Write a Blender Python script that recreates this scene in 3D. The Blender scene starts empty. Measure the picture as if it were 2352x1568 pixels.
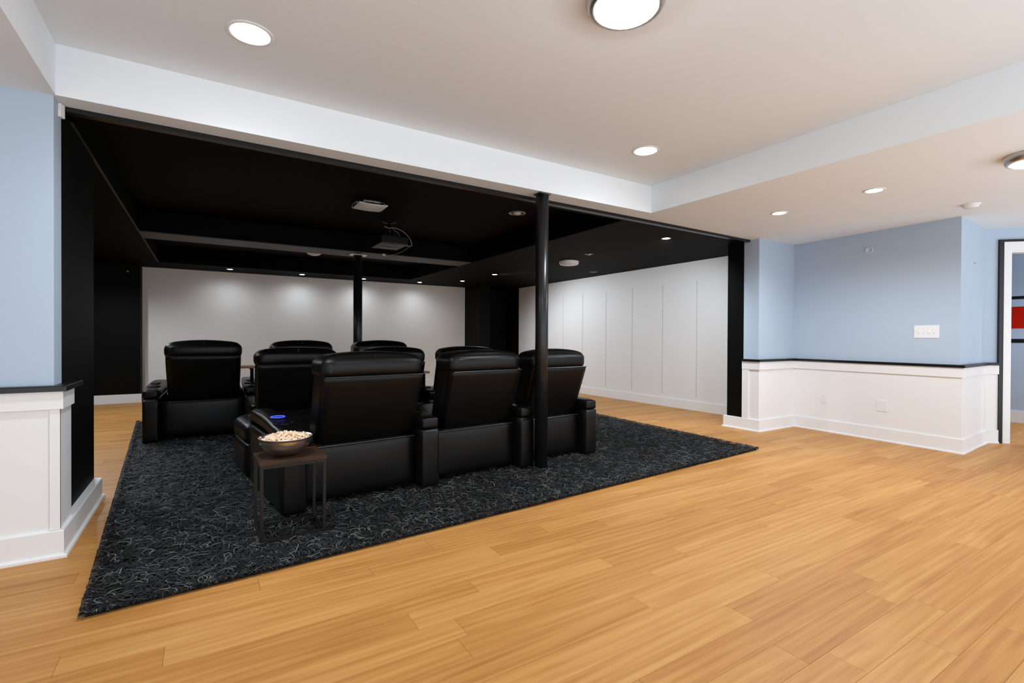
import bpy, bmesh, math, random
import numpy as np
from mathutils import Vector, Matrix

random.seed(7)
rng = np.random.default_rng(7)
SC = bpy.context.scene
COL = SC.collection

# ------------------------------------------------------------------ camera, world, exposure
F_PX, YAW, PITCH, ROLL, EYE = 1128.954, 0.558063, -0.006747, 0.004313, 1.2
cy, sy, cp, sp = math.cos(YAW), math.sin(YAW), math.cos(PITCH), math.sin(PITCH)
_f = np.array([sy * cp, cy * cp, sp]); _r = np.array([cy, -sy, 0.0]); _u = np.cross(_r, _f)
cr, sr = math.cos(ROLL), math.sin(ROLL)
CR, CU, CF = cr * _r + sr * _u, -sr * _r + cr * _u, _f
cam_data = bpy.data.cameras.new('camera')
cam_data.sensor_width = 36.0
cam_data.lens = F_PX / 2352 * 36.0
cam_data.clip_start = 0.05
cam = bpy.data.objects.new('camera', cam_data)
COL.objects.link(cam)
M = Matrix.Identity(4)
for i in range(3):
    M[i][0], M[i][1], M[i][2] = CR[i], CU[i], -CF[i]
M[2][3] = EYE
cam.matrix_world = M
SC.camera = cam

world = bpy.data.worlds.new('world')
SC.world = world
world.use_nodes = True
bg = world.node_tree.nodes['Background']
bg.inputs[0].default_value = (0.88, 0.94, 1.01, 1)
bg.inputs[1].default_value = 1.6

SC.view_settings.view_transform = 'Standard'
SC.view_settings.look = 'None'
SC.view_settings.gamma = 1
SC.view_settings.use_curve_mapping = False
SC.view_settings.exposure = 0.57

# recessed lamps throw a wide downward cone (watts); their lenses glow on their own
WATT = {'room': 98.0, 'low': 60.0, 'theater': 165.0, 'entry': 145.0, 'hall': 165.0, 'back': 17.0, 'aisle': 85.0}  # aisle and hall are unseen lamps, added as fill
AIM = {'theater': (0.45, -0.25, -1.0), 'entry': (0.75, 0.75, -1.0)}
CONE = {'theater': (160, 0.7), 'entry': (125, 0.9), 'aisle': (160, 0.5), 'low': (166, 0.55), 'back': (164, 1.0)}
LENS = 22.0
DOME = 34.0

H = 2.509             # lower ceiling
T = 2.787             # tray ceiling
TOP = 2.95

# ------------------------------------------------------------------ materials
def mat(name, color, rough=0.5, spec=0.5, metal=0.0, noise=None, bump=None, emit=None, coat=0.0):
    m = bpy.data.materials.new(name)
    m.use_nodes = True
    nt = m.node_tree
    b = nt.nodes['Principled BSDF']
    b.inputs['Base Color'].default_value = (*color, 1)
    b.inputs['Roughness'].default_value = rough
    b.inputs['Specular IOR Level'].default_value = spec
    b.inputs['Metallic'].default_value = metal
    b.inputs['Coat Weight'].default_value = coat
    geo = nt.nodes.new('ShaderNodeNewGeometry')
    if noise:
        sc, amt = noise
        n = nt.nodes.new('ShaderNodeTexNoise'); n.inputs['Scale'].default_value = sc
        n.inputs['Detail'].default_value = 3
        nt.links.new(geo.outputs['Position'], n.inputs['Vector'])
        mr = nt.nodes.new('ShaderNodeMapRange')
        mr.inputs['To Min'].default_value = 1 - amt; mr.inputs['To Max'].default_value = 1 + amt
        nt.links.new(n.outputs['Fac'], mr.inputs['Value'])
        vm = nt.nodes.new('ShaderNodeVectorMath'); vm.operation = 'SCALE'
        vm.inputs[0].default_value = color
        nt.links.new(mr.outputs['Result'], vm.inputs['Scale'])
        nt.links.new(vm.outputs['Vector'], b.inputs['Base Color'])
    if bump:
        sc, st = bump
        n = nt.nodes.new('ShaderNodeTexNoise'); n.inputs['Scale'].default_value = sc
        n.inputs['Detail'].default_value = 2
        nt.links.new(geo.outputs['Position'], n.inputs['Vector'])
        bp = nt.nodes.new('ShaderNodeBump'); bp.inputs['Strength'].default_value = st
        bp.inputs['Distance'].default_value = 0.01
        nt.links.new(n.outputs['Fac'], bp.inputs['Height'])
        nt.links.new(bp.outputs['Normal'], b.inputs['Normal'])
    if emit:
        b.inputs['Emission Color'].default_value = (*emit[0], 1)
        b.inputs['Emission Strength'].default_value = emit[1]
    return m

WHITE_CEIL = mat('ceiling_paint', (0.835, 0.883, 0.918), 0.9, 0.1, noise=(2.0, 0.015))
WHITE_WALL = mat('white_wall_paint', (0.80, 0.80, 0.80), 0.7, 0.2, noise=(1.5, 0.012))
WHITE_TRIM = mat('white_trim_paint', (0.83, 0.83, 0.83), 0.45, 0.35, noise=(3, 0.01))
SCREEN_WHITE = mat('screen_wall_paint', (0.80, 0.80, 0.79), 0.8, 0.15, noise=(1.2, 0.015))
BLUE = mat('blue_grey_paint', (0.455, 0.55, 0.66), 0.75, 0.2, noise=(1.4, 0.02))
BLACK_WALL = mat('black_wall_paint', (0.0022, 0.0022, 0.0022), 0.6, 0.10, noise=(3, 0.2))
BLACK_CEIL = mat('black_ceiling_paint', (0.0022, 0.0020, 0.0018), 0.7, 0.05, noise=(2, 0.2))
LIT_BLACK = mat('lit_black_paint', (0.055, 0.052, 0.048), 0.5, 0.3, noise=(5, 0.15))  # black ceiling paint lifted to grey: light put into the colour
BLACK_TRIM = mat('black_trim_paint', (0.006, 0.006, 0.006), 0.35, 0.4)
LEATHER = mat('black_leather', (0.0026, 0.0024, 0.0022), 0.33, 0.23, noise=(9, 0.25), bump=(220, 0.12))
LEATHER_SEAM = mat('black_piping', (0.02, 0.019, 0.018), 0.34, 0.6)
POST_PAINT = mat('black_post_paint', (0.007, 0.0073, 0.0082), 0.32, 0.4, noise=(14, 0.4))
PLASTIC_BLACK = mat('black_plastic', (0.003, 0.003, 0.003), 0.42, 0.2)
STEEL = mat('brushed_steel', (0.74, 0.72, 0.69), 0.25, 0.5, 1.0, noise=(30, 0.06))
NICKEL = mat('brushed_nickel', (0.58, 0.57, 0.55), 0.35, 0.5, 1.0)
WALNUT_LEG = mat('dark_bronze_metal', (0.010, 0.0075, 0.006), 0.4, 0.35, 0.2)
GLASS_OFF = mat('frosted_glass_unlit', (0.86, 0.86, 0.85), 0.4, 0.5)
PLATE_WHITE = mat('white_plate_plastic', (0.82, 0.83, 0.84), 0.35, 0.4)
PLATE_BLUE = mat('painted_cover_plate', (0.55, 0.62, 0.70), 0.5, 0.3)
RED = mat('red_wall_paint', (0.50, 0.012, 0.004), 0.8, 0.05, noise=(3, 0.03))
RUG_BASE = mat('rug_backing', (0.010, 0.010, 0.010), 0.95, 0.1, noise=(40, 0.4))
EM_LENS = mat('lamp_lens', (0.9, 0.9, 0.9), 0.5, emit=((0.96, 0.98, 1.0), LENS))
EM_DOME = mat('dome_glass_lit', (0.9, 0.9, 0.88), 0.4, emit=((0.92, 0.97, 1.02), DOME))
EM_BLUE = mat('blue_led_ring', (0.05, 0.08, 0.5), 0.4, emit=((0.05, 0.09, 0.75), 0.8))
POPCORN = mat('popcorn', (0.80, 0.60, 0.42), 0.8, 0.2, noise=(90, 0.22))
WOOD_EDGE = mat('tray_wood', (0.42, 0.24, 0.10), 0.45, noise=(30, 0.2))

def strip_material():
    m = mat('perforated_strip', (0.74, 0.74, 0.74), 0.6, 0.2)
    nt = m.node_tree; b = nt.nodes['Principled BSDF']
    geo = nt.nodes.new('ShaderNodeNewGeometry'); sep = nt.nodes.new('ShaderNodeSeparateXYZ')
    nt.links.new(geo.outputs['Position'], sep.inputs[0])
    a = nt.nodes.new('ShaderNodeMath'); a.operation = 'MULTIPLY'; a.inputs[1].default_value = 24
    nt.links.new(sep.outputs['Z'], a.inputs[0])
    f = nt.nodes.new('ShaderNodeMath'); f.operation = 'FRACT'; nt.links.new(a.outputs[0], f.inputs[0])
    g = nt.nodes.new('ShaderNodeMath'); g.operation = 'GREATER_THAN'; g.inputs[1].default_value = 0.5
    nt.links.new(f.outputs[0], g.inputs[0])
    mx = nt.nodes.new('ShaderNodeMix'); mx.data_type = 'RGBA'
    mx.inputs['A'].default_value = (0.74, 0.74, 0.74, 1); mx.inputs['B'].default_value = (0.45, 0.45, 0.45, 1)
    nt.links.new(g.outputs[0], mx.inputs['Factor'])
    nt.links.new(mx.outputs['Result'], b.inputs['Base Color'])
    return m
STRIP = strip_material()

def wood_material(name, dark, mid, light, sx, sy, rough, attr=True):
    m = bpy.data.materials.new(name); m.use_nodes = True
    nt = m.node_tree; N = nt.nodes.new; L = nt.links.new
    b = nt.nodes['Principled BSDF']
    b.inputs['Roughness'].default_value = rough; b.inputs['Specular IOR Level'].default_value = 0.22
    geo = N('ShaderNodeNewGeometry')
    tone = N('ShaderNodeAttribute'); tone.attribute_name = 'tone'
    def mul(sock, k):
        q = N('ShaderNodeMath'); q.operation = 'MULTIPLY'; q.inputs[1].default_value = k
        L(sock, q.inputs[0]); return q.outputs[0]
    off = N('ShaderNodeCombineXYZ')
    L(mul(tone.outputs['Fac'], 37.0), off.inputs[0]); L(mul(tone.outputs['Fac'], 91.0), off.inputs[1])
    add = N('ShaderNodeVectorMath'); add.operation = 'ADD'
    L(geo.outputs['Position'], add.inputs[0]); L(off.outputs[0], add.inputs[1])
    def scaled(v):
        q = N('ShaderNodeVectorMath'); q.operation = 'MULTIPLY'; q.inputs[1].default_value = v
        L(add.outputs[0], q.inputs[0]); return q.outputs[0]
    n1 = N('ShaderNodeTexNoise'); n1.inputs['Scale'].default_value = 1; n1.inputs['Detail'].default_value = 4
    n1.inputs['Distortion'].default_value = 0.8
    L(scaled((sx, sy, 1)), n1.inputs['Vector'])
    n2 = N('ShaderNodeTexNoise'); n2.inputs['Scale'].default_value = 1; n2.inputs['Detail'].default_value = 2
    n2.inputs['Distortion'].default_value = 2.2
    L(scaled((sx * 0.7, sy * 0.22, 1)), n2.inputs['Vector'])
    w = N('ShaderNodeTexWave'); w.wave_type = 'BANDS'; w.bands_direction = 'Y'
    w.inputs['Scale'].default_value = 1.0; w.inputs['Distortion'].default_value = 7.0
    w.inputs['Detail'].default_value = 2; w.inputs['Detail Scale'].default_value = 0.9
    L(scaled((sx * 0.8, sy * 0.30, 1)), w.inputs['Vector'])
    s = N('ShaderNodeMath'); s.operation = 'ADD'; L(mul(n1.outputs['Fac'], 0.50), s.inputs[0]); L(mul(n2.outputs['Fac'], 0.36), s.inputs[1])
    s2 = N('ShaderNodeMath'); s2.operation = 'ADD'; L(s.outputs[0], s2.inputs[0]); L(mul(w.outputs['Fac'], 0.10), s2.inputs[1])
    n3 = N('ShaderNodeTexNoise'); n3.inputs['Scale'].default_value = 1; n3.inputs['Detail'].default_value = 3
    n3.inputs['Distortion'].default_value = 0.4
    L(scaled((sx * 2.0, sy * 6.0, 1)), n3.inputs['Vector'])
    s5 = N('ShaderNodeMath'); s5.operation = 'ADD'; L(s2.outputs[0], s5.inputs[0]); L(mul(n3.outputs['Fac'], 0.30), s5.inputs[1])
    s4 = N('ShaderNodeMath'); s4.operation = 'ADD'; L(s5.outputs[0], s4.inputs[0]); s4.inputs[1].default_value = -0.13
    s3 = N('ShaderNodeMath'); s3.operation = 'ADD'; L(s4.outputs[0], s3.inputs[0]); L(mul(tone.outputs['Fac'], 0.20), s3.inputs[1])
    r = N('ShaderNodeValToRGB')
    e = r.color_ramp.elements
    e[0].position = 0.32; e[0].color = (*dark, 1)
    e[1].position = 0.82; e[1].color = (*light, 1)
    k = e.new(0.57); k.color = (*mid, 1)
    L(s3.outputs[0], r.inputs['Fac']); L(r.outputs['Color'], b.inputs['Base Color'])
    bp = N('ShaderNodeBump'); bp.inputs['Strength'].default_value = 0.05; bp.inputs['Distance'].default_value = 0.004
    L(n1.outputs['Fac'], bp.inputs['Height']); L(bp.outputs['Normal'], b.inputs['Normal'])
    return m
FLOOR_WOOD = wood_material('oak_plank', (0.36, 0.146, 0.032), (0.50, 0.23, 0.06), (0.61, 0.32, 0.10), 1.1, 24, 0.46)
TABLE_WOOD = wood_material('walnut_top', (0.022, 0.011, 0.006), (0.05, 0.023, 0.011), (0.10, 0.045, 0.02), 4, 40, 0.4)

def pile_material():
    m = bpy.data.materials.new('shag_pile'); m.use_nodes = True
    nt = m.node_tree; b = nt.nodes['Principled BSDF']
    at = nt.nodes.new('ShaderNodeAttribute'); at.attribute_name = 'tone'
    r = nt.nodes.new('ShaderNodeValToRGB')
    r.color_ramp.elements[0].position = 0.25; r.color_ramp.elements[0].color = (0.005, 0.005, 0.005, 1)
    r.color_ramp.elements[1].position = 1.0; r.color_ramp.elements[1].color = (0.16, 0.158, 0.155, 1)
    k = r.color_ramp.elements.new(0.8); k.color = (0.018, 0.018, 0.018, 1)
    nt.links.new(at.outputs['Fac'], r.inputs['Fac']); nt.links.new(r.outputs['Color'], b.inputs['Base Color'])
    b.inputs['Roughness'].default_value = 0.6; b.inputs['Specular IOR Level'].default_value = 0.3
    return m
PILE = pile_material()

# ------------------------------------------------------------------ helpers
def link(name, me, m=None, parent=None, smooth=False):
    if m is not None and not me.materials:
        me.materials.append(m)
    if smooth:
        me.shade_smooth()
    o = bpy.data.objects.new(name, me)
    COL.objects.link(o)
    if parent is not None:
        o.parent = parent
    return o

def mesh_of(bm, name='mesh'):
    me = bpy.data.meshes.new(name)
    bmesh.ops.recalc_face_normals(bm, faces=bm.faces)
    bm.to_mesh(me); bm.free()
    return me

def struct(o):
    o['kind'] = 'structure'
    return o

def thing(name, label, cat, loc=(0, 0, 0), rz=0.0, group=None, scale=1.0):
    o = bpy.data.objects.new(name, None)
    COL.objects.link(o)
    o.empty_display_size = 0.1
    o.location = loc; o.rotation_euler = (0, 0, rz); o.scale = (scale,) * 3
    o['label'] = label; o['category'] = cat
    if group: o['group'] = group
    return o

def tag(o, label, cat, group=None):
    o['label'] = label; o['category'] = cat
    if group: o['group'] = group
    return o

def bm_box(bm, x0, x1, y0, y1, z0, z1, bevel=0.0):
    vs = [bm.verts.new(p) for p in ((x0, y0, z0), (x1, y0, z0), (x1, y1, z0), (x0, y1, z0), (x0, y0, z1), (x1, y0, z1), (x1, y1, z1), (x0, y1, z1))]
    fs = [bm.faces.new([vs[i] for i in q]) for q in ((3, 2, 1, 0), (4, 5, 6, 7), (0, 1, 5, 4), (1, 2, 6, 5), (2, 3, 7, 6), (3, 0, 4, 7))]
    if bevel:
        es = list({e for f in fs for e in f.edges})
        bmesh.ops.bevel(bm, geom=es, offset=bevel, segments=2, affect='EDGES', profile=0.7)

def box(name, x0, x1, y0, y1, z0, z1, m, parent=None, bevel=0.0):
    bm = bmesh.new(); bm_box(bm, x0, x1, y0, y1, z0, z1, bevel)
    return link(name, mesh_of(bm, name), m, parent)

def bm_prism(bm, pts, z0, z1):
    a = [bm.verts.new((x, y, z0)) for x, y in pts]; b = [bm.verts.new((x, y, z1)) for x, y in pts]
    n = len(pts)
    bm.faces.new(a[::-1]); bm.faces.new(b)
    for i in range(n):
        bm.faces.new((a[i], a[(i + 1) % n], b[(i + 1) % n], b[i]))

def prism(name, pts, z0, z1, m, parent=None):
    bm = bmesh.new(); bm_prism(bm, pts, z0, z1)
    return link(name, mesh_of(bm, name), m, parent)

def offset_line(pts, d):
    out = []
    P = [Vector(p) for p in pts]
    for i, p in enumerate(P):
        ns = []
        if i > 0:
            h = (p - P[i - 1]).normalized(); ns.append(Vector((h.y, -h.x)))
        if i < len(P) - 1:
            h = (P[i + 1] - p).normalized(); ns.append(Vector((h.y, -h.x)))
        if len(ns) == 1:
            out.append(p + ns[0] * d)
        else:
            b = (ns[0] + ns[1]).normalized()
            out.append(p + b * (d / max(0.2, b.dot(ns[0]))))
    return out

def sweep(name, pts, d0, d1, z0, z1, m, parent=None, bevel=0.0):
    a, b = offset_line(pts, d0), offset_line(pts, d1)
    bm = bmesh.new()
    c = min(bevel, (z1 - z0) / 3)
    rows = []
    for p, q in zip(a, b):
        qq = q + (p - q).normalized() * c if c else q
        ring = [(p.x, p.y, z0), (q.x, q.y, z0), (q.x, q.y, z1 - c), (qq.x, qq.y, z1), (p.x, p.y, z1)] if c else [(p.x, p.y, z0), (q.x, q.y, z0), (q.x, q.y, z1), (p.x, p.y, z1)]
        rows.append([bm.verts.new(v) for v in ring])
    n = len(rows[0])
    for r0, r1 in zip(rows, rows[1:]):
        for i in range(n):
            bm.faces.new((r0[i], r0[(i + 1) % n], r1[(i + 1) % n], r1[i]))
    bm.faces.new(rows[0]); bm.faces.new(rows[-1][::-1])
    return link(name, mesh_of(bm, name), m, parent)

def lathe_mesh(prof, seg=40, loc=(0, 0, 0), name='lathe'):
    bm = bmesh.new()
    rings = []
    for r, z in prof:
        if r < 1e-6:
            rings.append([bm.verts.new((loc[0], loc[1], loc[2] + z))])
        else:
            rings.append([bm.verts.new((loc[0] + r * math.cos(2 * math.pi * k / seg), loc[1] + r * math.sin(2 * math.pi * k / seg), loc[2] + z)) for k in range(seg)])
    for a, b in zip(rings, rings[1:]):
        for k in range(seg):
            k2 = (k + 1) % seg
            if len(a) == 1 and len(b) == 1: continue
            if len(a) == 1: bm.faces.new((a[0], b[k2], b[k]))
            elif len(b) == 1: bm.faces.new((a[k], a[k2], b[0]))
            else: bm.faces.new((a[k], a[k2], b[k2], b[k]))
    return mesh_of(bm, name)

def lathe(name, prof, m, parent=None, seg=40, loc=(0, 0, 0), smooth=True):
    return link(name, lathe_mesh(prof, seg, loc, name), m, parent, smooth)

def tube_mesh(pts, r, seg=8, closed=False, name='tube'):
    P = [Vector(p) for p in pts]
    bm = bmesh.new(); rings = []
    n = len(P)
    prev = None
    for i in range(n):
        a = P[(i - 1) % n] if (closed or i > 0) else P[i]
        b = P[(i + 1) % n] if (closed or i < n - 1) else P[i]
        t = (b - a).normalized()
        if prev is None:
            ref = Vector((0, 0, 1)) if abs(t.z) < 0.9 else Vector((1, 0, 0))
            u = t.cross(ref).normalized()
        else:
            u = (prev - t * prev.dot(t)).normalized()
        prev = u
        v = t.cross(u)
        rings.append([bm.verts.new(P[i] + (u * math.cos(2 * math.pi * k / seg) + v * math.sin(2 * math.pi * k / seg)) * r) for k in range(seg)])
    for i in range(n if closed else n - 1):
        a, b = rings[i], rings[(i + 1) % n]
        for k in range(seg):
            bm.faces.new((a[k], a[(k + 1) % seg], b[(k + 1) % seg], b[k]))
    if not closed:
        bm.faces.new(rings[0][::-1]); bm.faces.new(rings[-1])
    return mesh_of(bm, name)

def tube(name, pts, r, m, parent=None, seg=8, closed=False):
    return link(name, tube_mesh(pts, r, seg, closed, name), m, parent, True)

def cushion_mesh(center, size, r, puff=(0, 0, 0), cuts=9, warp=None, name='cushion'):
    bm = bmesh.new()
    bmesh.ops.create_cube(bm, size=2.0)
    bmesh.ops.subdivide_edges(bm, edges=bm.edges[:], cuts=cuts, use_grid_fill=True)
    h = [s / 2 for s in size]
    rr = min(r, *h)
    for v in bm.verts:
        p = [math.copysign(abs(c) ** 0.75, c) for c in v.co]
        q = [p[i] * h[i] for i in range(3)]
        inner = [max(h[i] - rr, 0) for i in range(3)]
        c = [max(-inner[i], min(inner[i], q[i])) for i in range(3)]
        d = Vector([q[i] - c[i] for i in range(3)])
        if d.length > 1e-9:
            d = d.normalized() * rr
        q = [c[i] + d[i] for i in range(3)]
        for i in range(3):
            if puff[i] and abs(abs(p[i]) - 1) < 1e-4:
                j, k = (i + 1) % 3, (i + 2) % 3
                q[i] += math.copysign(puff[i] * (1 - p[j] ** 2) * (1 - p[k] ** 2), p[i])
        x, y, z = (q[i] + center[i] for i in range(3))
        if warp: x, y, z = warp(x, y, z)
        v.co = (x, y, z)
    me = mesh_of(bm, name)
    me.shade_smooth()
    return me

# ------------------------------------------------------------------ setting: ceilings
ceil = struct(box('ceiling', -0.69, 3.94, -2.6, 3.60, T, TOP, WHITE_CEIL))
box('soffit', -3.2, -0.69, -2.6, 3.585, H, TOP, WHITE_CEIL, ceil)
prism('soffit', [(3.94, -2.6), (12, -2.6), (12, 3.9), (6.1, 3.845), (3.94, 3.80)], H, TOP, WHITE_CEIL, ceil)
prism('soffit', [(-3.2, 3.585), (3.94, 3.585), (3.94, 3.80), (-0.71, 3.735), (-3.2, 3.735)], H, TOP, WHITE_CEIL, ceil)

bceil = struct(box('ceiling', -0.697, 3.925, 3.985, 10.62, T, TOP, BLACK_CEIL))
prism('soffit', [(-2.4, 3.735), (-0.71, 3.735), (6.1, 3.845), (7.1, 3.86), (7.1, 3.985), (-2.4, 3.985)], H - 0.0005, TOP, BLACK_CEIL, bceil)
box('soffit', 3.925, 7.1, 3.985, 11.65, H, TOP, BLACK_CEIL, bceil)
box('soffit', -2.4, -0.697, 3.985, 11.65, H, TOP, BLACK_CEIL, bceil)
box('soffit', -0.697, 3.925, 10.62, 11.65, H, TOP, BLACK_CEIL, bceil)
box('beam', -0.697, 3.925, 7.65, 8.14, H + 0.011, TOP, BLACK_CEIL, bceil)
box('beam_lit_underside', -0.697, 3.925, 7.65, 8.14, H - 0.001, H + 0.011, LIT_BLACK, bceil)  # slab added under the black beam, coloured as its lit underside
box('bead_highlight', -0.705, -0.691, 3.99, 10.62, H - 0.006, H + 0.004, LIT_BLACK, bceil)  # thin bar whose grey paints the highlight along the soffit edge
struct(prism('trim_1', [(-0.70, 3.735), (6.10, 3.845), (6.10, 3.90), (-0.70, 3.79)], H - 0.028, H + 0.002, BLACK_TRIM))

# ------------------------------------------------------------------ setting: walls
struct(box('wall_left', -3.2, -0.70, 3.60, 3.765, 0, H, BLUE))
struct(box('wall_partition', -2.3, -0.70, 3.765, 4.73, 0, H, BLACK_WALL))
struct(box('wall_theater_left', -2.4, -2.3, 3.765, 11.65, 0, H, BLACK_WALL))
struct(box('wall_back_left', -2.3, -1.0, 11.2, 11.65, 0, H, BLACK_WALL))
struct(box('wall_back', -1.0, 5.73, 11.5, 11.65, 0, H, SCREEN_WHITE))
struct(box('wall_back_pier', 5.73, 6.03, 10.7, 11.65, 0, H, BLACK_WALL))
struct(box('wall_back_right', 6.03, 7.1, 11.5, 11.65, 0, H, BLACK_WALL))
wr = struct(box('wall_theater_right', 6.98, 7.1, 4.17, 10.85, 0, H, WHITE_WALL))
for yy in (8.97, 8.28, 7.54, 6.81, 6.07, 5.345):
    box('wall_strip', 6.977, 6.981, yy - 0.007, yy + 0.007, 0.22, 2.17, STRIP, wr)
struct(box('wall_theater_corner', 6.98, 7.1, 10.85, 11.5, 0, H, BLACK_WALL))
struct(box('wall_pier_black', 6.10, 7.1, 3.93, 4.17, 0, H, BLACK_WALL))
struct(prism('wall_right', [(6.10, 3.93), (6.10, 3.72), (6.93, 3.72), (6.78, 1.90), (7.765, 1.96), (7.765, 3.93)], 0, H, BLUE))

DA = Vector((7.765, 1.96)); DD = Vector((0.7296, -0.6839)).normalized(); DN = Vector((DD.y, -DD.x))   # DN faces the room
def dpt(t, d): return tuple(DA + DD * t + DN * d)
def dquad(t0, t1, d0, d1): return [dpt(t0, d0), dpt(t1, d0), dpt(t1, d1), dpt(t0, d1)]
dw = bmesh.new()
bm_prism(dw, dquad(0, 0.252, -0.12, 0), 0, H); bm_prism(dw, dquad(1.10, 3.2, -0.12, 0), 0, H); bm_prism(dw, dquad(0.252, 1.10, -0.12, 0), 2.24, H)
struct(link('wall_door_side', mesh_of(dw), BLUE))
door = struct(prism('door_1', dquad(0.171, 0.252, 0, 0.022), 0, 2.24, WHITE_TRIM))
prism('casing', dquad(1.10, 1.18, 0, 0.022), 0, 2.24, WHITE_TRIM, door)
prism('casing', dquad(0.171, 1.18, 0, 0.022), 2.24, 2.343, WHITE_TRIM, door)
prism('jamb', dquad(0.245, 0.262, -0.13, 0.0), 0, 2.24, WHITE_TRIM, door)
prism('jamb', dquad(1.09, 1.107, -0.13, 0.0), 0, 2.24, WHITE_TRIM, door)
prism('jamb', dquad(0.262, 1.09, -0.13, 0.0), 2.222, 2.24, WHITE_TRIM, door)
prism('back_band', dquad(0.128, 0.171, 0, 0.03), 0, 2.343, BLACK_TRIM, door)
prism('back_band', dquad(0.128, 1.22, 0, 0.03), 2.343, 2.370, BLACK_TRIM, door)

hall = struct(box('wall_hall', 10.07, 10.2, -3, 4.0, 0, H, BLUE))
box('stripe', 10.067, 10.071, -3, 4.0, 1.800, 1.846, BLACK_TRIM, hall)
box('stripe', 10.067, 10.071, -3, 4.0, 1.374, 1.693, RED, hall)
box('stripe', 10.067, 10.071, -3, 4.0, 1.164, 1.222, BLACK_TRIM, hall)
struct(box('baseboard_hall', 10.05, 10.07, -3, 4.0, 0, 0.171, WHITE_TRIM))
struct(box('wall_hall_end', 7.765, 10.2, 3.93, 4.1, 0, H, BLUE))

struct(box('wall_far_left', -3.3, -3.2, -2.6, 3.6, 0, TOP, WHITE_WALL))  # unseen room wall, added to cut the light entering from the left

# wainscot, rails and baseboards of the room
LP = [(-3.2, 3.6), (-0.70, 3.6), (-0.70, 3.83)]
w = struct(sweep('trim_2', LP, 0, 0.030, 0.0, 0.905, WHITE_TRIM))
sweep('frieze', LP, 0.02, 0.045, 0.806, 0.905, WHITE_TRIM, w)
sweep('stile', [(-0.712, 3.6), (-0.67, 3.6)], 0.02, 0.036, 0.15, 0.806, WHITE_TRIM, w)
struct(sweep('trim_3', [(-3.2, 3.6), (-0.70, 3.6), (-0.70, 3.97)], 0, 0.062, 0.902, 0.932, BLACK_TRIM, bevel=0.004))
b = struct(sweep('baseboard_left', [(-3.2, 3.6), (-0.70, 3.6), (-0.70, 4.73)], 0, 0.048, 0, 0.148, WHITE_TRIM, bevel=0.004))
sweep('shoe_molding', [(-3.2, 3.6), (-0.70, 3.6), (-0.70, 4.75)], 0.04, 0.063, 0, 0.020, WHITE_TRIM, b, bevel=0.01)

RP = [(6.10, 3.93), (6.10, 3.72), (6.93, 3.72), (6.78, 1.90), (7.765, 1.96), dpt(0.128, 0)]
w = struct(sweep('trim_4', RP, 0, 0.018, 0.0, 0.908, WHITE_TRIM))
sweep('frieze', RP, 0.01, 0.036, 0.805, 0.908, WHITE_TRIM, w)
sweep('stile', [(6.10, 3.93), (6.10, 3.84)], 0.01, 0.032, 0.15, 0.805, WHITE_TRIM, w)
struct(sweep('trim_5', RP, 0, 0.052, 0.908, 0.938, BLACK_TRIM, bevel=0.004))
RB = [(6.98, 4.17), (6.10, 4.17)] + RP[1:]
b = struct(sweep('baseboard_right', RB, 0, 0.034, 0, 0.155, WHITE_TRIM, bevel=0.004))
sweep('shoe_molding', RB, 0.03, 0.048, 0, 0.018, WHITE_TRIM, b, bevel=0.008)
struct(box('baseboard_theater_right', 6.962, 6.98, 4.21, 10.85, 0, 0.150, WHITE_TRIM))
struct(box('baseboard_back_left', -2.3, -0.985, 11.182, 11.2, 0, 0.158, WHITE_TRIM))
struct(box('baseboard_back', -0.98, 5.73, 11.482, 11.5, 0, 0.155, WHITE_TRIM))

# ------------------------------------------------------------------ setting: floor of planks
floor = struct(box('floor', -3.2, 12, -0.75, 11.65, -0.10, -0.008, FLOOR_WOOD))
PW = 0.137
def project(x, y, z):
    d = np.array([x, y, z - EYE]); zz = d @ CF
    if zz < 0.15: return None
    return 1176 + F_PX * (d @ CR) / zz, 784 - F_PX * (d @ CU) / zz
planks = []
j0 = int(-0.6 / PW) - 1
y = 1.772 - PW * 30
row = 0
while y < 11.5:
    x = -5 + random.uniform(-1.4, 0)
    while x < 11.9:
        ln = random.uniform(0.75, 2.1)
        x0, x1 = max(x, -3.2), min(x + ln, 12)
        if x1 - x0 > 0.05 and y > -0.75:
            planks.append([x0, x1, y, min(y + PW, 11.64), random.random(), 0.0])
        x += ln
    y += PW; row += 1
def clip_area(p):
    # projected area of the part of the plank inside the frame, sampled
    n = 10; tot = 0
    for i in range(n):
        a = p[0] + (p[1] - p[0]) * i / n; b = p[0] + (p[1] - p[0]) * (i + 1) / n
        q = [project(u, v, 0) for u, v in ((a, p[2]), (b, p[2]), (b, p[3]), (a, p[3]))]
        if any(t is None for t in q): continue
        cx = sum(t[0] for t in q) / 4; cyy = sum(t[1] for t in q) / 4
        if not (0 <= cx <= 2352 and 0 <= cyy <= 1568): continue
        xm, ym = (a + b) / 2, (p[2] + p[3]) / 2
        if -0.45 < xm < 5.0 and 3.1 < ym < 8.4: continue
        if xm < -0.7 and 3.6 < ym < 4.73: continue
        if xm > 6.1 and ym > 3.72 and xm < 6.98 and ym < 4.17: continue
        if xm > 6.8 and ym > 1.93 and ym < 3.93 and xm < 9: continue
        ar = 0.5 * abs(sum(q[k][0] * q[(k + 1) % 4][1] - q[(k + 1) % 4][0] * q[k][1] for k in range(4)))
        tot += ar
    return tot
for p in planks: p[5] = clip_area(p)
planks.sort(key=lambda p: -p[5])
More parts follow.
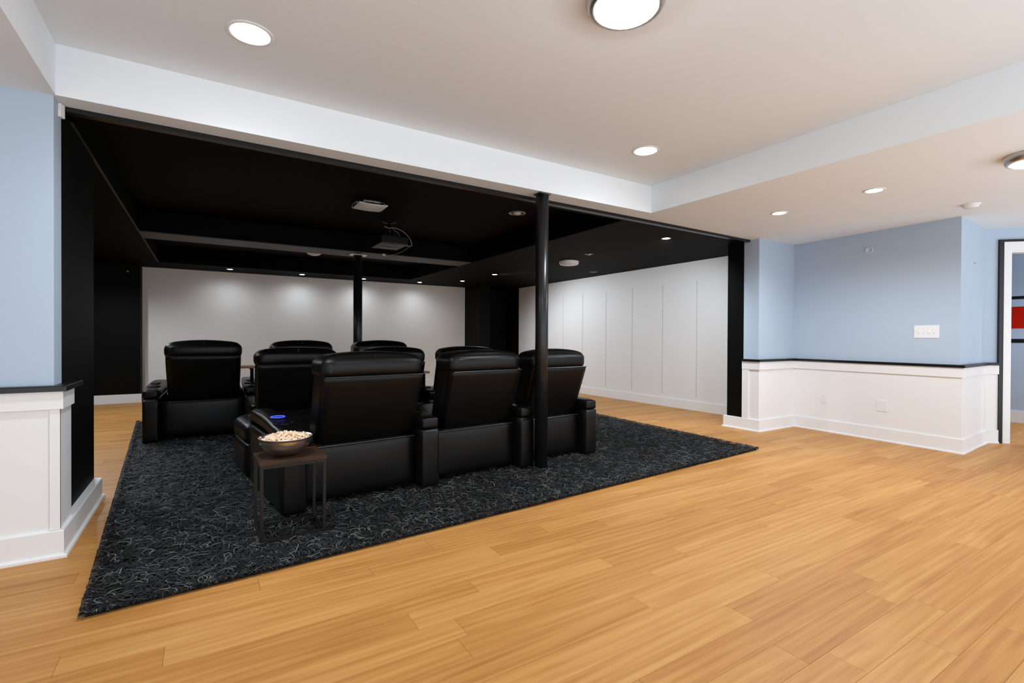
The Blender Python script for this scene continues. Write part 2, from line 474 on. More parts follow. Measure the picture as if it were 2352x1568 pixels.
def plank_geo(p):
    x0, x1, y0, y1 = p[0] + 0.0003, p[1] - 0.0003, p[2] + 0.0003, p[3] - 0.0003
    c = 0.0011
    V = []
    for z, i in ((-0.009, 0), (-0.0011, 0), (0.0, c)):
        V += [(x0 + i, y0 + i, z), (x1 - i, y0 + i, z), (x1 - i, y1 - i, z), (x0 + i, y1 - i, z)]
    Fc = [(8, 9, 10, 11)]
    for r in (0, 4):
        for k in range(4):
            Fc.append((r + k, r + (k + 1) % 4, r + 4 + (k + 1) % 4, r + 4 + k))
    return V, Fc
def plank_mesh(ps, name):
    V, Fc, tn = [], [], []
    for p in ps:
        v, f = plank_geo(p); o = len(V)
        V += v; Fc += [tuple(i + o for i in q) for q in f]; tn += [p[4]] * len(v)
    me = bpy.data.meshes.new(name); me.from_pydata(V, [], Fc)
    a = me.attributes.new('tone', 'FLOAT', 'POINT'); a.data.foreach_set('value', tn)
    me.update()
    return me
for p in planks[:298]:
    link('plank', plank_mesh([p], 'plank'), FLOOR_WOOD, floor)
rest = link('far_planks', plank_mesh(planks[298:], 'far_planks'), FLOOR_WOOD, floor)
rest['kind'] = 'stuff'

# ------------------------------------------------------------------ posts
def post(label, x, y, z0, z1, r, cap):
    t = thing('support_post', label, 'post', (x, y, z0))
    h = z1 - z0
    sh = lathe('shaft', [(0, 0), (r, 0), (r, h - 0.012), (0, h - 0.012)], POST_PAINT, t, 36, smooth=False)
    for p in sh.data.polygons: p.use_smooth = len(p.vertices) == 4
    box('cap_plate', -r - cap, r + cap, -r * 0.9, r * 0.9, h - 0.012, h - 0.001, POST_PAINT if cap < 0.03 else NICKEL, t)
    lathe('base_collar', [(0, 0), (r + 0.006, 0), (r + 0.006, 0.010), (r, 0.012)], POST_PAINT, t, 36)
    return t
post('round black steel post standing on the rug in front of the recliners', 2.593, 3.646, 0.016, H, 0.059, 0.0)
post('round black steel post under the theater ceiling beam, behind the rear recliners', 2.05, 7.90, 0.016, H - 0.001, 0.068, 0.06)

# ------------------------------------------------------------------ rug
RUG = [(-0.453, 2.716), (5.089, 3.092), (5.30, 8.55), (-0.81, 8.55)]
rug = thing('shag_rug', 'large black shag rug under the three rows of recliners', 'rug', (0, 0, 0))
prism('rug_backing', [(-0.437, 2.737), (5.072, 3.110), (5.28, 8.53), (-0.79, 8.53)], 0.0006, 0.012, RUG_BASE, rug)
def rug_pt(u, v):
    A, B, C_, D = (np.array(q) for q in RUG)
    return ((1 - u) * (1 - v))[:, None] * A + (u * (1 - v))[:, None] * B + (u * v)[:, None] * C_ + ((1 - u) * v)[:, None] * D
def pile(name, n, seg, lmin, lmax, wid, hmax, edge):
    """shag strands lying in curls; edge: strands rooted on the front and side borders that droop to the floor"""
    A, B, C_, D = RUG
    if edge:
        t = rng.random(n); k = rng.choice(4, n, p=[0.5, 0.2, 0.2, 0.1])
        q = [np.array(v) for v in RUG]
        P2 = np.zeros((n, 2)); out = np.zeros((n, 2))
        for e, (a, b) in enumerate(((0, 1), (3, 0), (1, 2), (2, 3))):
            m = k == e
            P2[m] = q[a] + t[m][:, None] * (q[b] - q[a]); h = (q[b] - q[a]) / np.linalg.norm(q[b] - q[a]); out[m] = (h[1], -h[0])
        P2 -= out * (0.022 + 0.01 * rng.random(n))[:, None]
        P = np.zeros((n, 3)); P[:, :2] = P2; P[:, 2] = 0.014 + rng.random(n) * 0.014
        ang = np.arctan2(out[:, 1], out[:, 0]) + rng.normal(0, 0.7, n); curl = rng.normal(0, 0.35, n)
        pitch = rng.uniform(0.2, 0.7, n); drop = 2.6
    else:
        u = rng.random(n); v = rng.random(n) ** 1.35
        P = np.zeros((n, 3)); P[:, :2] = rug_pt(0.010 + 0.98 * u, 0.009 + 0.98 * v); P[:, 2] = 0.010 + rng.random(n) * 0.014
        P = P[(P[:, 1] < 5.0) | (P[:, 0] < 0.5) | (P[:, 0] > 3.0)]; n = len(P)
        ang = rng.random(n) * 2 * np.pi; curl = rng.normal(0, 0.62, n)
        pitch = rng.uniform(0.1, 0.8, n); drop = 1.75
    ln = (lmin + (lmax - lmin) * rng.random(n)) / seg
    pts = [P.copy()]
    cur = P.copy()
    for s in range(seg):
        a = ang + curl * s
        k = pitch - drop * pitch * s / max(1, seg - 1)
        cur = cur + np.stack([np.cos(a) * np.cos(k), np.sin(a) * np.cos(k), np.sin(k)], 1) * ln[:, None]
        cur[:, 2] = np.clip(cur[:, 2], 0.003 if edge else 0.012, hmax)
        yf = A[1] + (cur[:, 0] - A[0]) * (B[1] - A[1]) / (B[0] - A[0])
        cur[:, 1] = np.maximum(cur[:, 1], yf)
        cur[:, 0] = np.clip(cur[:, 0], A[0] + (cur[:, 1] - A[1]) * (D[0] - A[0]) / (D[1] - A[1]), B[0] + (cur[:, 1] - B[1]) * (C_[0] - B[0]) / (C_[1] - B[1]))
        pts.append(cur.copy())
    pts = np.stack(pts, 1)                               # n, seg+1, 3
    tang = np.gradient(pts, axis=1)
    side = np.stack([-tang[..., 1], tang[..., 0], np.zeros_like(tang[..., 0])], -1)
    side /= np.linalg.norm(side, axis=-1, keepdims=True) + 1e-9
    wv = wid * (1 - 0.75 * (np.arange(seg + 1) / seg) ** 2)[None, :, None]
    top = pts + np.array([0, 0, 1.0]) * wv * 0.6
    Vt = np.stack([pts - side * wv, top, pts + side * wv], 2).reshape(-1, 3)     # 3 verts per ring
    base = (np.arange(n) * (seg + 1) * 3)[:, None, None]
    ring = (np.arange(seg) * 3)[None, :, None]
    q = np.array([[0, 1, 4, 3], [1, 2, 5, 4]])
    Fq = (base[..., None] + ring[..., None] + q[None, None]).reshape(-1, 4)
    me = bpy.data.meshes.new(name)
    me.vertices.add(len(Vt)); me.vertices.foreach_set('co', Vt.astype(np.float32).ravel())
    me.loops.add(Fq.size); me.loops.foreach_set('vertex_index', Fq.astype(np.int32).ravel())
    me.polygons.add(len(Fq)); me.polygons.foreach_set('loop_start', np.arange(0, Fq.size, 4, dtype=np.int32))
    me.update(calc_edges=True)
    tn = np.repeat(rng.random(n), (seg + 1) * 3).astype(np.float32)
    at = me.attributes.new('tone', 'FLOAT', 'POINT'); at.data.foreach_set('value', tn)
    me.shade_smooth()
    o = link(name, me, PILE, rug)
    o['kind'] = 'stuff'
    return o
pile('pile', 72000, 6, 0.06, 0.15, 0.0031, 0.040, False)
pile('edge_pile', 9000, 4, 0.03, 0.06, 0.0032, 0.036, True)

# ------------------------------------------------------------------ recliners
PIT, ARM = 0.935, 0.155
MC = {}
def cached(key, fn):
    if key not in MC: MC[key] = fn()
    return MC[key]
def lean(x, yy, z):
    return x * (0.965 + 0.035 * min(1, max(0, (z - 0.42) / 0.4))), yy + 0.036 - (z - 0.42) * 0.345 + max(0, (z - 0.9)) * 0.05, z
def rear_y(z): return 0.169 - (z - 0.42) * 0.345
def arm_pad_warp(x, yy, z):
    t = max(0.0, min(1.0, (yy - 0.10) / 0.55)); t = t * t * (3 - 2 * t)
    e = max(0.0, (yy - 1.0) / 0.12)
    return x, yy, z + 0.035 * t - 0.05 * e * e
def crown(x, yy, z):
    if z > 0.96: z -= 0.022 * (abs(x) / 0.41) ** 2.5 * (z - 0.96) / 0.11
    return x, yy, z
def seam_lines(bm_pts, r): return tube_mesh(bm_pts, r, 6)

def add_arm(root, xc, sx, ring=False, tray=None):
    me = cached('arm_panel', lambda: cushion_mesh((0, 0.56, 0.236), (ARM, 1.12, 0.472), 0.016, (0.004, 0.004, 0), 7, name='arm_panel'))
    a = link('armrest', me, LEATHER, root); a.location.x = xc; a.scale.x = 1 / sx
    me = cached('arm_pad', lambda: cushion_mesh((0, 0.56, 0.516), (ARM + 0.002, 1.122, 0.100), 0.030, (0.002, 0.003, 0.006), 9, arm_pad_warp, name='arm_pad'))
    p = link('arm_pad', me, LEATHER, a)
    me = cached('arm_console', lambda: lathe_mesh([(0, 0.004), (0.060, 0.004), (0.066, 0.0), (0.07, 0.010), (0.064, 0.014), (0.056, 0.006)], 28, (0, 0.30, 0.572), 'arm_console'))
    link('arm_console', me, PLASTIC_BLACK, a, True)
    me = cached('cup_holder', lambda: lathe_mesh([(0, 0.001), (0.041, 0.001), (0.043, 0.012), (0.047, 0.014), (0.047, 0.0)], 28, (0, 0.47, 0.588), 'cup_holder'))
    link('cup_holder', me, BLACK_WALL if ring else STEEL, a, True)
    if ring:
        pts = [(0.047 * math.cos(k * math.pi / 16), 0.47 + 0.047 * math.sin(k * math.pi / 16), 0.604) for k in range(32)]
        g = tube('led_ring', pts, 0.0038, EM_BLUE, a, 6, True); g['label'] = 'glowing blue ring round the cup holder'
    if tray:
        tube('tray_post', [(0.02, 0.40, 0.59), (0.02, 0.40, 0.735), (0.0, 0.40, 0.752)], 0.021, PLASTIC_BLACK, a, 12)
        bm = bmesh.new(); bm_box(bm, -0.26, 0.045, 0.26, 0.54, 0.752, 0.776, 0.006)
        o = link('tray_table', mesh_of(bm), WOOD_EDGE, a); o['label'] = 'small wooden swivel tray'
    return a

def recliner(label, x, yy, rz, scale, sx, left=None, right=None, span=(-0.36, 0.36), ring=False, tray=False, foot_out=False):
    t = thing('recliner', label, 'recliner', (x, yy, 0.014), rz, 'black leather theater recliners')
    t.scale = (sx, scale, scale)
    def part(name, key, fn, m=LEATHER, parent=t):
        return link(name, cached(key, fn), m, parent)
    part('seat_base', 'seat_base', lambda: cushion_mesh((0, 0.57, 0.245), (0.70, 0.88, 0.36), 0.02, cuts=5, name='seat_base'))
    lp = part('rear_panel', 'rear_panel', lambda: cushion_mesh((0, 0.123, 0.237), (0.70, 0.035, 0.372), 0.014, (0, 0.010, 0), 8, name='rear_panel'))
    part('piping', 'pipe_low', lambda: tube_mesh([(-0.343, 0.106, 0.417), (-0.2, 0.100, 0.419), (0, 0.098, 0.419), (0.2, 0.100, 0.419), (0.343, 0.106, 0.417)], 0.0042, 6), LEATHER_SEAM, lp)
    part('seat_cushion', 'seat_cushion', lambda: cushion_mesh((0, 0.71, 0.435), (0.70, 0.80, 0.15), 0.055, (0, 0.01, 0.018), 9, name='seat_cushion'))
    part('backrest', 'backrest', lambda: cushion_mesh((0, 0.285, 0.70), (0.775, 0.25, 0.60), 0.06, (0, 0.02, 0), 10, lean, name='backrest'))
    def flap():
        return cushion_mesh((0, 0.148, 0.667), (0.755, 0.030, 0.485), 0.012, (0, 0.007, 0), 9, lambda a, b_, c: (a * (0.965 + 0.035 * min(1, max(0, (c - 0.42) / 0.4))), b_ + 0.036 - (c - 0.42) * 0.345, c), name='back_panel')
    bp = part('back_panel', 'back_panel', flap)
    part('piping', 'pipe_up', lambda: tube_mesh([(xx, rear_y(0.907) + 0.0 - 0.004 * (1 - (xx / 0.39) ** 2), 0.907) for xx in (-0.375, -0.2, 0, 0.2, 0.375)], 0.0042, 6), LEATHER_SEAM, bp)
    hr = part('headrest', 'headrest', lambda: cushion_mesh((0, 0.163, 0.972), (0.80, 0.30, 0.196), 0.080, (0.0, 0.012, 0.016), 11, crown, name='headrest'))
    part('seam', 'seam_side', lambda: tube_mesh([(-0.333, 0.075, 1.054), (-0.335, 0.03, 1.028), (-0.336, 0.010, 0.985), (-0.335, 0.014, 0.94), (-0.334, 0.04, 0.90)], 0.0022, 5), LEATHER_SEAM, hr)
    part('seam', 'seam_mid', lambda: tube_mesh([(0.0, 0.10, 1.083), (0.0, 0.045, 1.062), (0.0, 0.012, 1.02), (0.0, 0.0015, 0.98), (0.0, 0.006, 0.93)], 0.0018, 5), LEATHER_SEAM, hr)
    part('seam', 'seam_row', lambda: tube_mesh([(xx, 0.0105 + 0.006 * (xx / 0.35) ** 2 - 0.002, 1.008) for xx in np.linspace(-0.333, 0.36, 9)], 0.0018, 5), LEATHER_SEAM, hr)
    for ch in t.children:
        if ch.name.split('.')[0] in ('seat_base', 'rear_panel', 'seat_cushion'):
            ch.location.x = (span[0] + span[1]) / 2 / sx; ch.scale.x = (span[1] - span[0]) / 0.70 / sx
    for fx in (-0.32, 0.32):
        for fy in (0.2, 0.92):
            f = part('foot', 'foot', lambda: lathe_mesh([(0, 0), (0.022, 0), (0.026, 0.068), (0, 0.068)], 14), PLASTIC_BLACK)
            f.location = (fx, fy, 0)
    if foot_out:
        f = link('footrest', cushion_mesh((-0.155, 1.40, 0.375), (1.07, 0.62, 0.20), 0.085, (0, 0.01, 0.02), 9, name='footrest'), LEATHER, t)
        link('footrest_panel', cushion_mesh((-0.155, 1.385, 0.165), (1.05, 0.60, 0.31), 0.06, (0.012, 0.012, 0), 7, name='footrest_panel'), LEATHER, f)
    else:
        part('footrest', 'footrest', lambda: cushion_mesh((0, 1.055, 0.22), (0.70, 0.09, 0.30), 0.03, (0, 0.012, 0), 7, name='footrest'))
    if left is not None: add_arm(t, left / sx, sx, ring, tray)
    if right is not None: add_arm(t, right / sx, sx)
    return t

def row_of(x0, y0, rz, scale, centers, widths, arms, labels, skip_first=False, ring=False, trays=(), foot=()):
    # centers and arms are distances along the row from (x0, y0)
    c, s = math.cos(rz), math.sin(rz)
    for k in range(3):
        d = centers[k]
        recliner(labels[k], x0 + c * d, y0 + s * d, rz, scale, widths[k],
                 left=None if (skip_first and k == 0) else arms[k] - d, right=arms[3] - d if k == 2 else None, span=(arms[k] - d + ARM / 2 + 0.004, arms[k + 1] - d - ARM / 2 - 0.004),
                 ring=(ring and k == 0), tray=(k in trays), foot_out=(k in foot))
row_of(0.50, 3.487, 0.105, 1.0, (0.567, 1.565, 2.425), (0.985, 0.94, 0.88), (0.0, 1.005, 1.99, 2.83), [
    'black leather recliner beside the side table, footrest out and blue-lit cup holder',
    'black leather recliner in the middle of the front row, between side table recliner and post',
    'black leather recliner directly behind the tall round post'], ring=True, foot=(0,))
row_of(0.0, 5.36, 0.005, 1.0, (0.81, 1.82, 2.77), (0.99, 0.93, 0.93), (0.31, 1.32, 2.29, 3.23), [
    'black leather recliner of the middle row, behind the blue-lit armrest, no left arm',
    'black leather recliner in the center of the middle row, mostly hidden behind front seats',
    'black leather recliner at the right end of the middle row, before the black corner'], skip_first=True, trays=(2,))
row_of(0.0, 6.65, -0.025, 1.06, (-0.01, 1.045, 2.05), (0.965, 0.92, 0.925), (-0.51, 0.475, 1.545, 2.56), [
    'black leather recliner alone at the left end of the back row, whole back in view',
    'black leather recliner in the middle of the back row, only its headrest showing',
    'black leather recliner in the back row right in front of the beam post'], trays=(1,))

# ------------------------------------------------------------------ side table, bowl, popcorn
tb = thing('side_table', 'small side table with walnut top and thin dark metal frame, holding the popcorn bowl', 'table', (0.436, 3.245, 0.031), 0.03)
hw, hd, zt = 0.178, 0.150, 0.438
top_me = bmesh.new(); bm_box(top_me, -hw - 0.004, hw + 0.004, -hd - 0.004, hd + 0.004, zt, zt + 0.022, 0.003)
o = link('table_top', mesh_of(top_me), TABLE_WOOD, tb)
o['label'] = 'walnut table top'
s = 0.0085
for sx in (-1, 1):
    for sy_ in (-1, 1):
        box('leg', sx * (hw - s) - s, sx * (hw - s) + s, sy_ * (hd - s) - s, sy_ * (hd - s) + s, 0.0, zt, WALNUT_LEG, tb)
for sy_ in (-1, 1):
    box('rail', -hw + 2 * s, hw - 2 * s, sy_ * (hd - s) - s, sy_ * (hd - s) + s, 0.0, 2 * s, WALNUT_LEG, tb)
    box('rail', -hw + 2 * s, hw - 2 * s, sy_ * (hd - s) - s, sy_ * (hd - s) + s, zt - 2 * s, zt, WALNUT_LEG, tb)
for sx in (-1, 1):
    box('rail', sx * (hw - s) - s, sx * (hw - s) + s, -hd + 2 * s, hd - 2 * s, 0.0, 2 * s, WALNUT_LEG, tb)
    box('rail', sx * (hw - s) - s, sx * (hw - s) + s, -hd + 2 * s, hd - 2 * s, zt - 2 * s, zt, WALNUT_LEG, tb)
BZ = 0.031 + zt + 0.022
bx, by = 0.415, 3.250
bowl_prof = [(0, 0), (0.058, 0.0), (0.064, 0.003), (0.098, 0.020), (0.128, 0.052), (0.146, 0.092), (0.150, 0.106), (0.153, 0.108), (0.1525, 0.111), (0.148, 0.110), (0.143, 0.094), (0.125, 0.055), (0.095, 0.024), (0.06, 0.006), (0, 0.005)]
bowl = lathe('bowl', bowl_prof, STEEL, None, 56, (0, 0, 0))
bowl.location = (bx, by, BZ)
tag(bowl, 'brushed steel bowl of popcorn on the walnut side table', 'bowl')
pb = bmesh.new()
prng = random.Random(5)
for i in range(330):
    a = prng.random() * 2 * math.pi; r = math.sqrt(prng.random()) * 0.128
    hgt = 0.088 + 0.038 * (1 - (r / 0.128) ** 2) + prng.uniform(-0.010, 0.006)
    c = Vector((r * math.cos(a), r * math.sin(a), hgt))
    for k in range(3):
        q = c + Vector((prng.gauss(0, 0.0062), prng.gauss(0, 0.0062), prng.gauss(0, 0.0045)))
        bmesh.ops.create_icosphere(pb, subdivisions=1, radius=prng.uniform(0.0055, 0.0092), matrix=Matrix.Translation(q))
bmesh.ops.create_cone(pb, cap_ends=True, segments=24, radius1=0.115, radius2=0.02, depth=0.06, matrix=Matrix.Translation((0, 0, 0.09)))
pop = link('popcorn', mesh_of(pb), POPCORN, None, True)
pop.location = (bx, by, BZ)
pop['kind'] = 'stuff'
tag(pop, 'heap of popcorn filling the steel bowl', 'popcorn')

# ------------------------------------------------------------------ lamps
def downlight(label, x, yy, z, r, em, ring_mat, group):
    t = thing('recessed_light', label, 'light', (x, yy, z), 0, group)
    lathe('trim_ring', [(r, -0.001), (r + 0.004, -0.006), (r + 0.02, -0.005), (r + 0.024, -0.0005), (r, -0.0005)], ring_mat, t, 36)
    lathe('lens', [(0, -0.0025), (r, -0.0025), (r, -0.0008)], EM_LENS, t, 36, smooth=False)
    ld = bpy.data.lights.new('lamp', 'SPOT'); ld.energy = WATT[em]; cone, ld.spot_blend = CONE.get(em, (150, 1.0)); ld.spot_size = math.radians(cone)
    ld.shadow_soft_size = r * 0.9; ld.color = (0.90, 0.965, 1.03)
    lo = bpy.data.objects.new('lamp', ld); COL.objects.link(lo); lo.parent = t; lo.location = (0, 0, -0.012)
    if em in AIM:   # gimballed towards the white side wall
        lo.rotation_euler = Vector(AIM[em]).to_track_quat('-Z', 'Y').to_euler()
    return t
GR = 'recessed ceiling lights of the white room'
downlight('bright recessed light in the white tray ceiling above the left wall', 0.20, 2.918, T, 0.090, 'room', WHITE_TRIM, GR)
downlight('bright recessed light in the white tray ceiling near the beam corner', 3.154, 2.935, T, 0.090, 'room', WHITE_TRIM, GR)
downlight('recessed light in the low white ceiling next to the black opening', 5.048, 2.865, H, 0.060, 'low', WHITE_TRIM, GR)
downlight('recessed light in the low white ceiling between the smoke detector and opening', 4.975, 1.984, H, 0.060, 'low', WHITE_TRIM, GR)
GB = 'recessed lights in the black theater ceiling'
for (x, yy, lb) in (
    (0.405, 10.953, 'recessed light in the black ceiling above the left part of the white back wall'),
    (1.714, 11.012, 'recessed light over the back wall, second from its left end'),
    (2.993, 11.053, 'recessed light over the back wall just right of the rear post'),
    (4.292, 10.997, 'recessed light over the back wall beside the black corner, row end'),
    (5.011, 10.191, 'bright recessed light in the black ceiling above the black corner pier'),
    (5.048, 8.773, 'bright recessed light in the black ceiling second from the black corner'),
    (5.09, 4.376, 'bright recessed light in the black ceiling close to the right black jamb')):
    downlight(lb, x, yy, H, 0.048, 'back' if yy > 10 else 'entry' if yy < 5 else 'theater', BLACK_TRIM, GB)
for yy, lb in ((5.9, 'first'), (7.7, 'second'), (9.5, 'third')):  # unseen lamps added to brighten the left floor and screen wall
    downlight('unseen fill light added over the left aisle of the theater, %s from the partition' % lb, -1.5, yy, H, 0.048, 'aisle', BLACK_TRIM, GB)
downlight('unseen fill light added in the hall ceiling beyond the doorway', 9.2, 1.0, H, 0.060, 'hall', WHITE_TRIM, GR)  # unseen lamp added to brighten the hall wall

def can_off(label, x, yy, z, r):
    t = thing('recessed_light', label, 'light', (x, yy, z))
    lathe('trim_ring', [(r, -0.001), (r + 0.004, -0.007), (r + 0.022, -0.006), (r + 0.026, -0.0005), (r, -0.0005)], NICKEL, t, 36)
    lathe('baffle', [(r, -0.004), (r * 0.8, -0.0015), (0, -0.0015)], BLACK_TRIM, t, 36)
    lathe('bulb', [(0, -0.022), (r * 0.35, -0.018), (r * 0.6, -0.008), (r * 0.62, -0.002), (0, -0.002)], GLASS_OFF, t, 28)
    return t
can_off('unlit round recessed light with metal rim in the black tray ceiling beside the post', 3.36, 5.27, T, 0.085)
gim = thing('recessed_light', 'unlit gimbal light with small bright glints in the black low ceiling', 'light', (5.042, 5.835, H))
lathe('trim_ring', [(0.05, -0.001), (0.054, -0.006), (0.068, -0.005), (0.072, -0.0005), (0.05, -0.0005)], BLACK_TRIM, gim, 32)
lathe('bulb', [(0, -0.02), (0.022, -0.017), (0.034, -0.006), (0.036, -0.002), (0, -0.002)], STEEL, gim, 24)
for k in range(3):
    a = k * 2.1 + 0.4
    lathe('clip', [(0, -0.010), (0.007, -0.007), (0.008, -0.002), (0, -0.002)], STEEL, gim, 12, (0.05 * math.cos(a), 0.05 * math.sin(a), 0))
sm = lathe('ceiling_vent', [(0, -0.012), (0.05, -0.012), (0.075, -0.004), (0.08, -0.0005), (0, -0.0005)], mat('dark_grey_plastic', (0.05, 0.05, 0.05), 0.5), None, 28)
sm.location = (6.463, 7.347, H); tag(sm, 'small round grey ceiling disc near the white paneled theater wall', 'vent')

def dome(label, x, yy, z, r, d, glass, rim, group=None):
    t = thing('dome_light', label, 'light', (x, yy, z), 0, group)
    lathe('rim', [(r, -0.0005), (r + 0.004, -0.012), (r * 0.985, -0.040), (r * 0.93, -0.058), (r * 0.815, -0.063), (r * 0.80, -0.056), (r * 0.80, -0.0005)], rim, t, 48)
    prof = [(r * 0.80 * math.cos(a), -0.056 - (d - 0.056) * math.sin(a)) for a in np.linspace(0, math.pi / 2, 12)]
    prof[-1] = (0, -d)
    lathe('glass', prof, glass, t, 48)
    return t
dome('large lit dome light with nickel rim on the white tray ceiling', 1.655, 1.665, T, 0.180, 0.095, EM_DOME, NICKEL)
dome('lit dome light with nickel rim on the low white ceiling beyond the smoke detector', 4.93, 1.00, H, 0.15, 0.085, EM_DOME, NICKEL)
dome('unlit white dome light on the black low ceiling right of the post', 5.24, 6.58, H, 0.165, 0.075, GLASS_OFF, GLASS_OFF)
dome('unlit white dome light behind the beam in the rear black tray ceiling', 1.66, 9.40, T, 0.165, 0.12, GLASS_OFF, GLASS_OFF)

sq = thing('square_ceiling_light', 'unlit square curved glass ceiling light with metal rods, before the projector', 'light', (1.635, 5.78, T), 0.0)
box('canopy', -0.10, 0.10, -0.10, 0.10, -0.025, -0.0005, NICKEL, sq, 0.006)
gb = bmesh.new(); NG = 14; R_ = 0.165
for side, dz in ((0, 0.0), (1, 0.007)):
    g = [[gb.verts.new((R_ * (2 * i / NG - 1), R_ * (2 * j / NG - 1), -0.058 - 0.034 * (1 - max(abs(2 * i / NG - 1), abs(2 * j / NG - 1)) ** 2 * 0.5 - 0.5 * ((2 * i / NG - 1) ** 2 + (2 * j / NG - 1) ** 2) / 2) + dz)) for j in range(NG + 1)] for i in range(NG + 1)]
    for i in range(NG):
        for j in range(NG):
            gb.faces.new((g[i][j], g[i + 1][j], g[i + 1][j + 1], g[i][j + 1]))
    if side == 0: g0 = g
for i in range(NG):
    gb.faces.new((g0[i][0], g0[i + 1][0], g[i + 1][0], g[i][0])); gb.faces.new((g0[i][NG], g0[i + 1][NG], g[i + 1][NG], g[i][NG]))
    gb.faces.new((g0[0][i], g0[0][i + 1], g[0][i + 1], g[0][i])); gb.faces.new((g0[NG][i], g0[NG][i + 1], g[NG][i + 1], g[NG][i]))
link('glass_shade', mesh_of(gb), GLASS_OFF, sq, True)
for a in range(4):
    c, s_ = math.cos(a * math.pi / 2), math.sin(a * math.pi / 2)
    p = lambda u, v: (c * u - s_ * v, s_ * u + c * v)
    u0 = p(0.172, -0.12); u1 = p(0.172, 0.12)
    tube('rod', [(*u0, -0.034), (*u1, -0.034)], 0.0055, NICKEL, sq, 8)
    tube('arm', [(*p(0.09, 0), -0.02), (*p(0.172, 0), -0.034)], 0.005, NICKEL, sq, 8)
    for q in (u0, u1):
        tube('clip', [(*q, -0.034), (*q, -0.062)], 0.006, NICKEL, sq, 8)

# ------------------------------------------------------------------ projector
pj = thing('projector', 'ceiling projector with pale underside hanging from a black mount with looping cables', 'projector', (2.14, 6.61, T))
lathe('mount_plate', [(0, -0.0005), (0.10, -0.0005), (0.10, -0.012), (0.03, -0.03), (0, -0.03)], PLASTIC_BLACK, pj, 24)
tube('mount_pole', [(0, 0, -0.02), (0, 0, -0.20)], 0.02, PLASTIC_BLACK, pj, 12)
bm = bmesh.new(); bm_box(bm, -0.183, 0.183, -0.24, 0.24, -0.340, -0.235, 0.012)
body = link('housing', mesh_of(bm), PLASTIC_BLACK, pj)
bm = bmesh.new(); bm_box(bm, -0.178, 0.178, -0.235, 0.235, -0.335, -0.339, 0.003)
o = link('bottom_cover', mesh_of(bm), mat('light_grey_plastic', (0.85, 0.85, 0.86), 0.5), pj); o['label'] = 'light grey underside'
for (lx, ly, rx, ry) in ((-0.02, -0.12, 0.05, 0.02), (0.06, 0.08, 0.07, 0.012), (-0.06, 0.06, 0.05, 0.012)):
    box('vent_slot', lx - rx, lx + rx, ly - ry, ly + ry, -0.3485, -0.3465, mat('vent_grey', (0.25, 0.25, 0.25), 0.6) if 'vent_grey' not in bpy.data.materials else bpy.data.materials['vent_grey'], o)
lb = lathe('lens_barrel', [(0, 0), (0.04, 0), (0.045, 0.03), (0, 0.03)], PLASTIC_BLACK, pj, 20, (0, 0, 0))
lb.rotation_euler = (-math.pi / 2, 0, 0); lb.location = (-0.08, 0.235, -0.288)
for sx in (-1, 1):
    box('bracket', sx * 0.07 - 0.012, sx * 0.07 + 0.012, -0.03, 0.03, -0.238, -0.17, PLASTIC_BLACK, pj)
box('bracket', -0.085, 0.085, -0.035, 0.035, -0.20, -0.185, PLASTIC_BLACK, pj)
CAB = mat('grey_cable', (0.20, 0.20, 0.20), 0.5)
def curve(pts, n=24):
    P = [Vector(p) for p in pts]; out = []
    P = [P[0] * 2 - P[1]] + P + [P[-1] * 2 - P[-2]]
    for i in range(1, len(P) - 2):
        for k in range(n):
            t = k / n
            out.append(0.5 * ((2 * P[i]) + (-P[i - 1] + P[i + 1]) * t + (2 * P[i - 1] - 5 * P[i] + 4 * P[i + 1] - P[i + 2]) * t * t + (-P[i - 1] + 3 * P[i] - 3 * P[i + 1] + P[i + 2]) * t ** 3))
    out.append(P[-2])
    return out
tube('cable', curve([(-0.09, -0.06, -0.085), (-0.03, -0.05, -0.10), (0.06, -0.05, -0.09), (0.17, -0.05, -0.12), (0.26, -0.04, -0.19), (0.31, -0.02, -0.27), (0.30, 0.0, -0.305), (0.18, 0.02, -0.30)], 6), 0.007, CAB, pj, 8)
tube('cable', curve([(0.02, -0.04, -0.07), (0.05, -0.05, -0.12), (0.10, -0.05, -0.15), (0.13, -0.04, -0.20), (0.12, 0.0, -0.236)], 6), 0.004, CAB, pj, 6)
tube('cable', curve([(0.31, 0.0, -0.29), (0.30, 0.30, -0.33), (0.27, 0.75, -0.33), (0.25, 1.02, -0.285)], 6), 0.0045, CAB, pj, 6)
box('cable_clip', 0.225, 0.275, 1.03, 1.045, -0.30, -0.27, NICKEL, pj)

# ------------------------------------------------------------------ small wall and ceiling fittings
sd = lathe('smoke_detector', [(0, -0.038), (0.045, -0.036), (0.058, -0.026), (0.062, -0.012), (0.072, -0.010), (0.075, -0.0005), (0, -0.0005)], PLATE_WHITE, None, 40)
sd.location = (6.26, 1.687, H); tag(sd, 'round white smoke detector on the low ceiling by the blue wall corner', 'smoke detector')

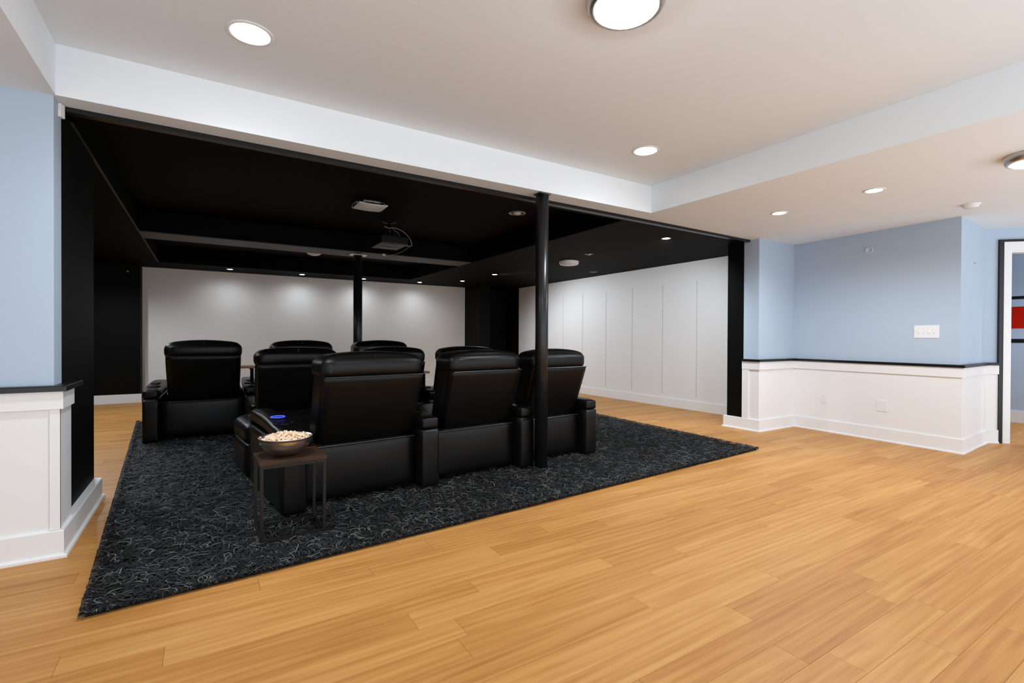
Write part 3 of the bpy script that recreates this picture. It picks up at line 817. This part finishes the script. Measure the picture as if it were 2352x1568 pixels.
WA, WB = Vector((6.93, 3.72)), Vector((6.78, 1.90))
def on_wall(name, label, cat, yy, z, d=0.0):
    k = (3.72 - yy) / (3.72 - 1.90)
    p = WA.lerp(WB, k); h = (WB - WA).normalized(); nrm = Vector((h.y, -h.x))
    t = thing(name, label, cat, (p.x + nrm.x * d, p.y + nrm.y * d, z))
    t.matrix_world = Matrix(((-h.x, nrm.x, 0, p.x + nrm.x * d), (-h.y, nrm.y, 0, p.y + nrm.y * d), (0, 0, 1, z), (0, 0, 0, 1)))
    return t
sw = on_wall('light_switch', 'wide white wall plate with four toggle switches on the blue wall', 'switch', 2.195, 1.292)
box('plate', -0.116, 0.116, 0.0005, 0.007, -0.070, 0.070, PLATE_WHITE, sw, 0.003)
for k in range(4):
    x = -0.069 + 0.046 * k
    o = box('toggle', x - 0.005, x + 0.005, 0.006, 0.019, -0.011, 0.012, PLATE_WHITE, sw, 0.002)
    for zz in (-0.03, 0.03):
        q = lathe('screw', [(0, 0), (0.003, 0), (0.003, 0.0012), (0, 0.0012)], NICKEL, sw, 10)
        q.rotation_euler = (-math.pi / 2, 0, 0); q.location = (x, 0.0065, zz)
ol = on_wall('wall_outlet', 'white double power outlet low on the white wainscot', 'outlet', 3.29, 0.437, 0.018)
box('plate', -0.038, 0.038, 0.0005, 0.007, -0.062, 0.062, PLATE_WHITE, ol, 0.003)
SLOT = mat('slot_grey', (0.18, 0.18, 0.18), 0.6)
for zz in (-0.024, 0.024):
    r_ = box('receptacle', -0.017, 0.017, 0.006, 0.0095, zz - 0.015, zz + 0.015, PLATE_WHITE, ol, 0.0015)
    for xx in (-0.006, 0.006):
        box('slot', xx - 0.001, xx + 0.001, 0.009, 0.0101, zz - 0.003, zz + 0.006, SLOT, r_)
bpz = on_wall('blank_plate', 'square white blank cover plate on the wainscot right of the outlet', 'cover plate', 2.62, 0.415, 0.018)
box('plate', -0.056, 0.056, 0.0005, 0.006, -0.066, 0.066, PLATE_WHITE, bpz, 0.003)
for zz in (-0.042, 0.042):
    q = lathe('screw', [(0, 0), (0.003, 0), (0.003, 0.0012), (0, 0.0012)], NICKEL, bpz, 10)
    q.rotation_euler = (-math.pi / 2, 0, 0); q.location = (0, 0.0055, zz)
rc = on_wall('sprinkler_cover', 'small round cover disc high on the blue wall', 'cover plate', 2.78, 2.29)
q = lathe('disc', [(0, 0.004), (0.030, 0.004), (0.036, 0.012), (0.044, 0.010), (0.046, 0.0006), (0, 0.0006)], PLATE_BLUE, rc, 32)
q.rotation_euler = (-math.pi / 2, 0, 0)
hk = thing('wall_hook', 'tiny metal screw anchor on the narrow blue wall by the door', 'hook', (7.28, 1.925, 2.06))
for dx in (-0.02, 0.02):
    tube('screw', [(dx, 0.004, 0), (dx, -0.010, 0)], 0.004, NICKEL, hk, 8)
br = thing('header_bracket', 'small white angled bracket at the left end of the black opening trim', 'bracket', (-0.695, 3.70, 2.455))
bm = bmesh.new(); bm_prism(bm, [(-0.004, -0.014), (0.010, -0.014), (0.020, 0.018), (-0.004, 0.022)], -0.025, 0.05)
link('bracket_body', mesh_of(bm), WHITE_TRIM, br)
dt = lathe('wall_sensor', [(0, 0.012), (0.014, 0.010), (0.018, 0.0), (0, 0.0)], mat('grey_plastic', (0.3, 0.3, 0.3), 0.4), None, 16)
dt.location = (-1.187, 11.1995, 2.374); dt.rotation_euler = (math.pi / 2, 0, 0)
tag(dt, 'tiny grey sensor dot high on the black rear wall', 'sensor')
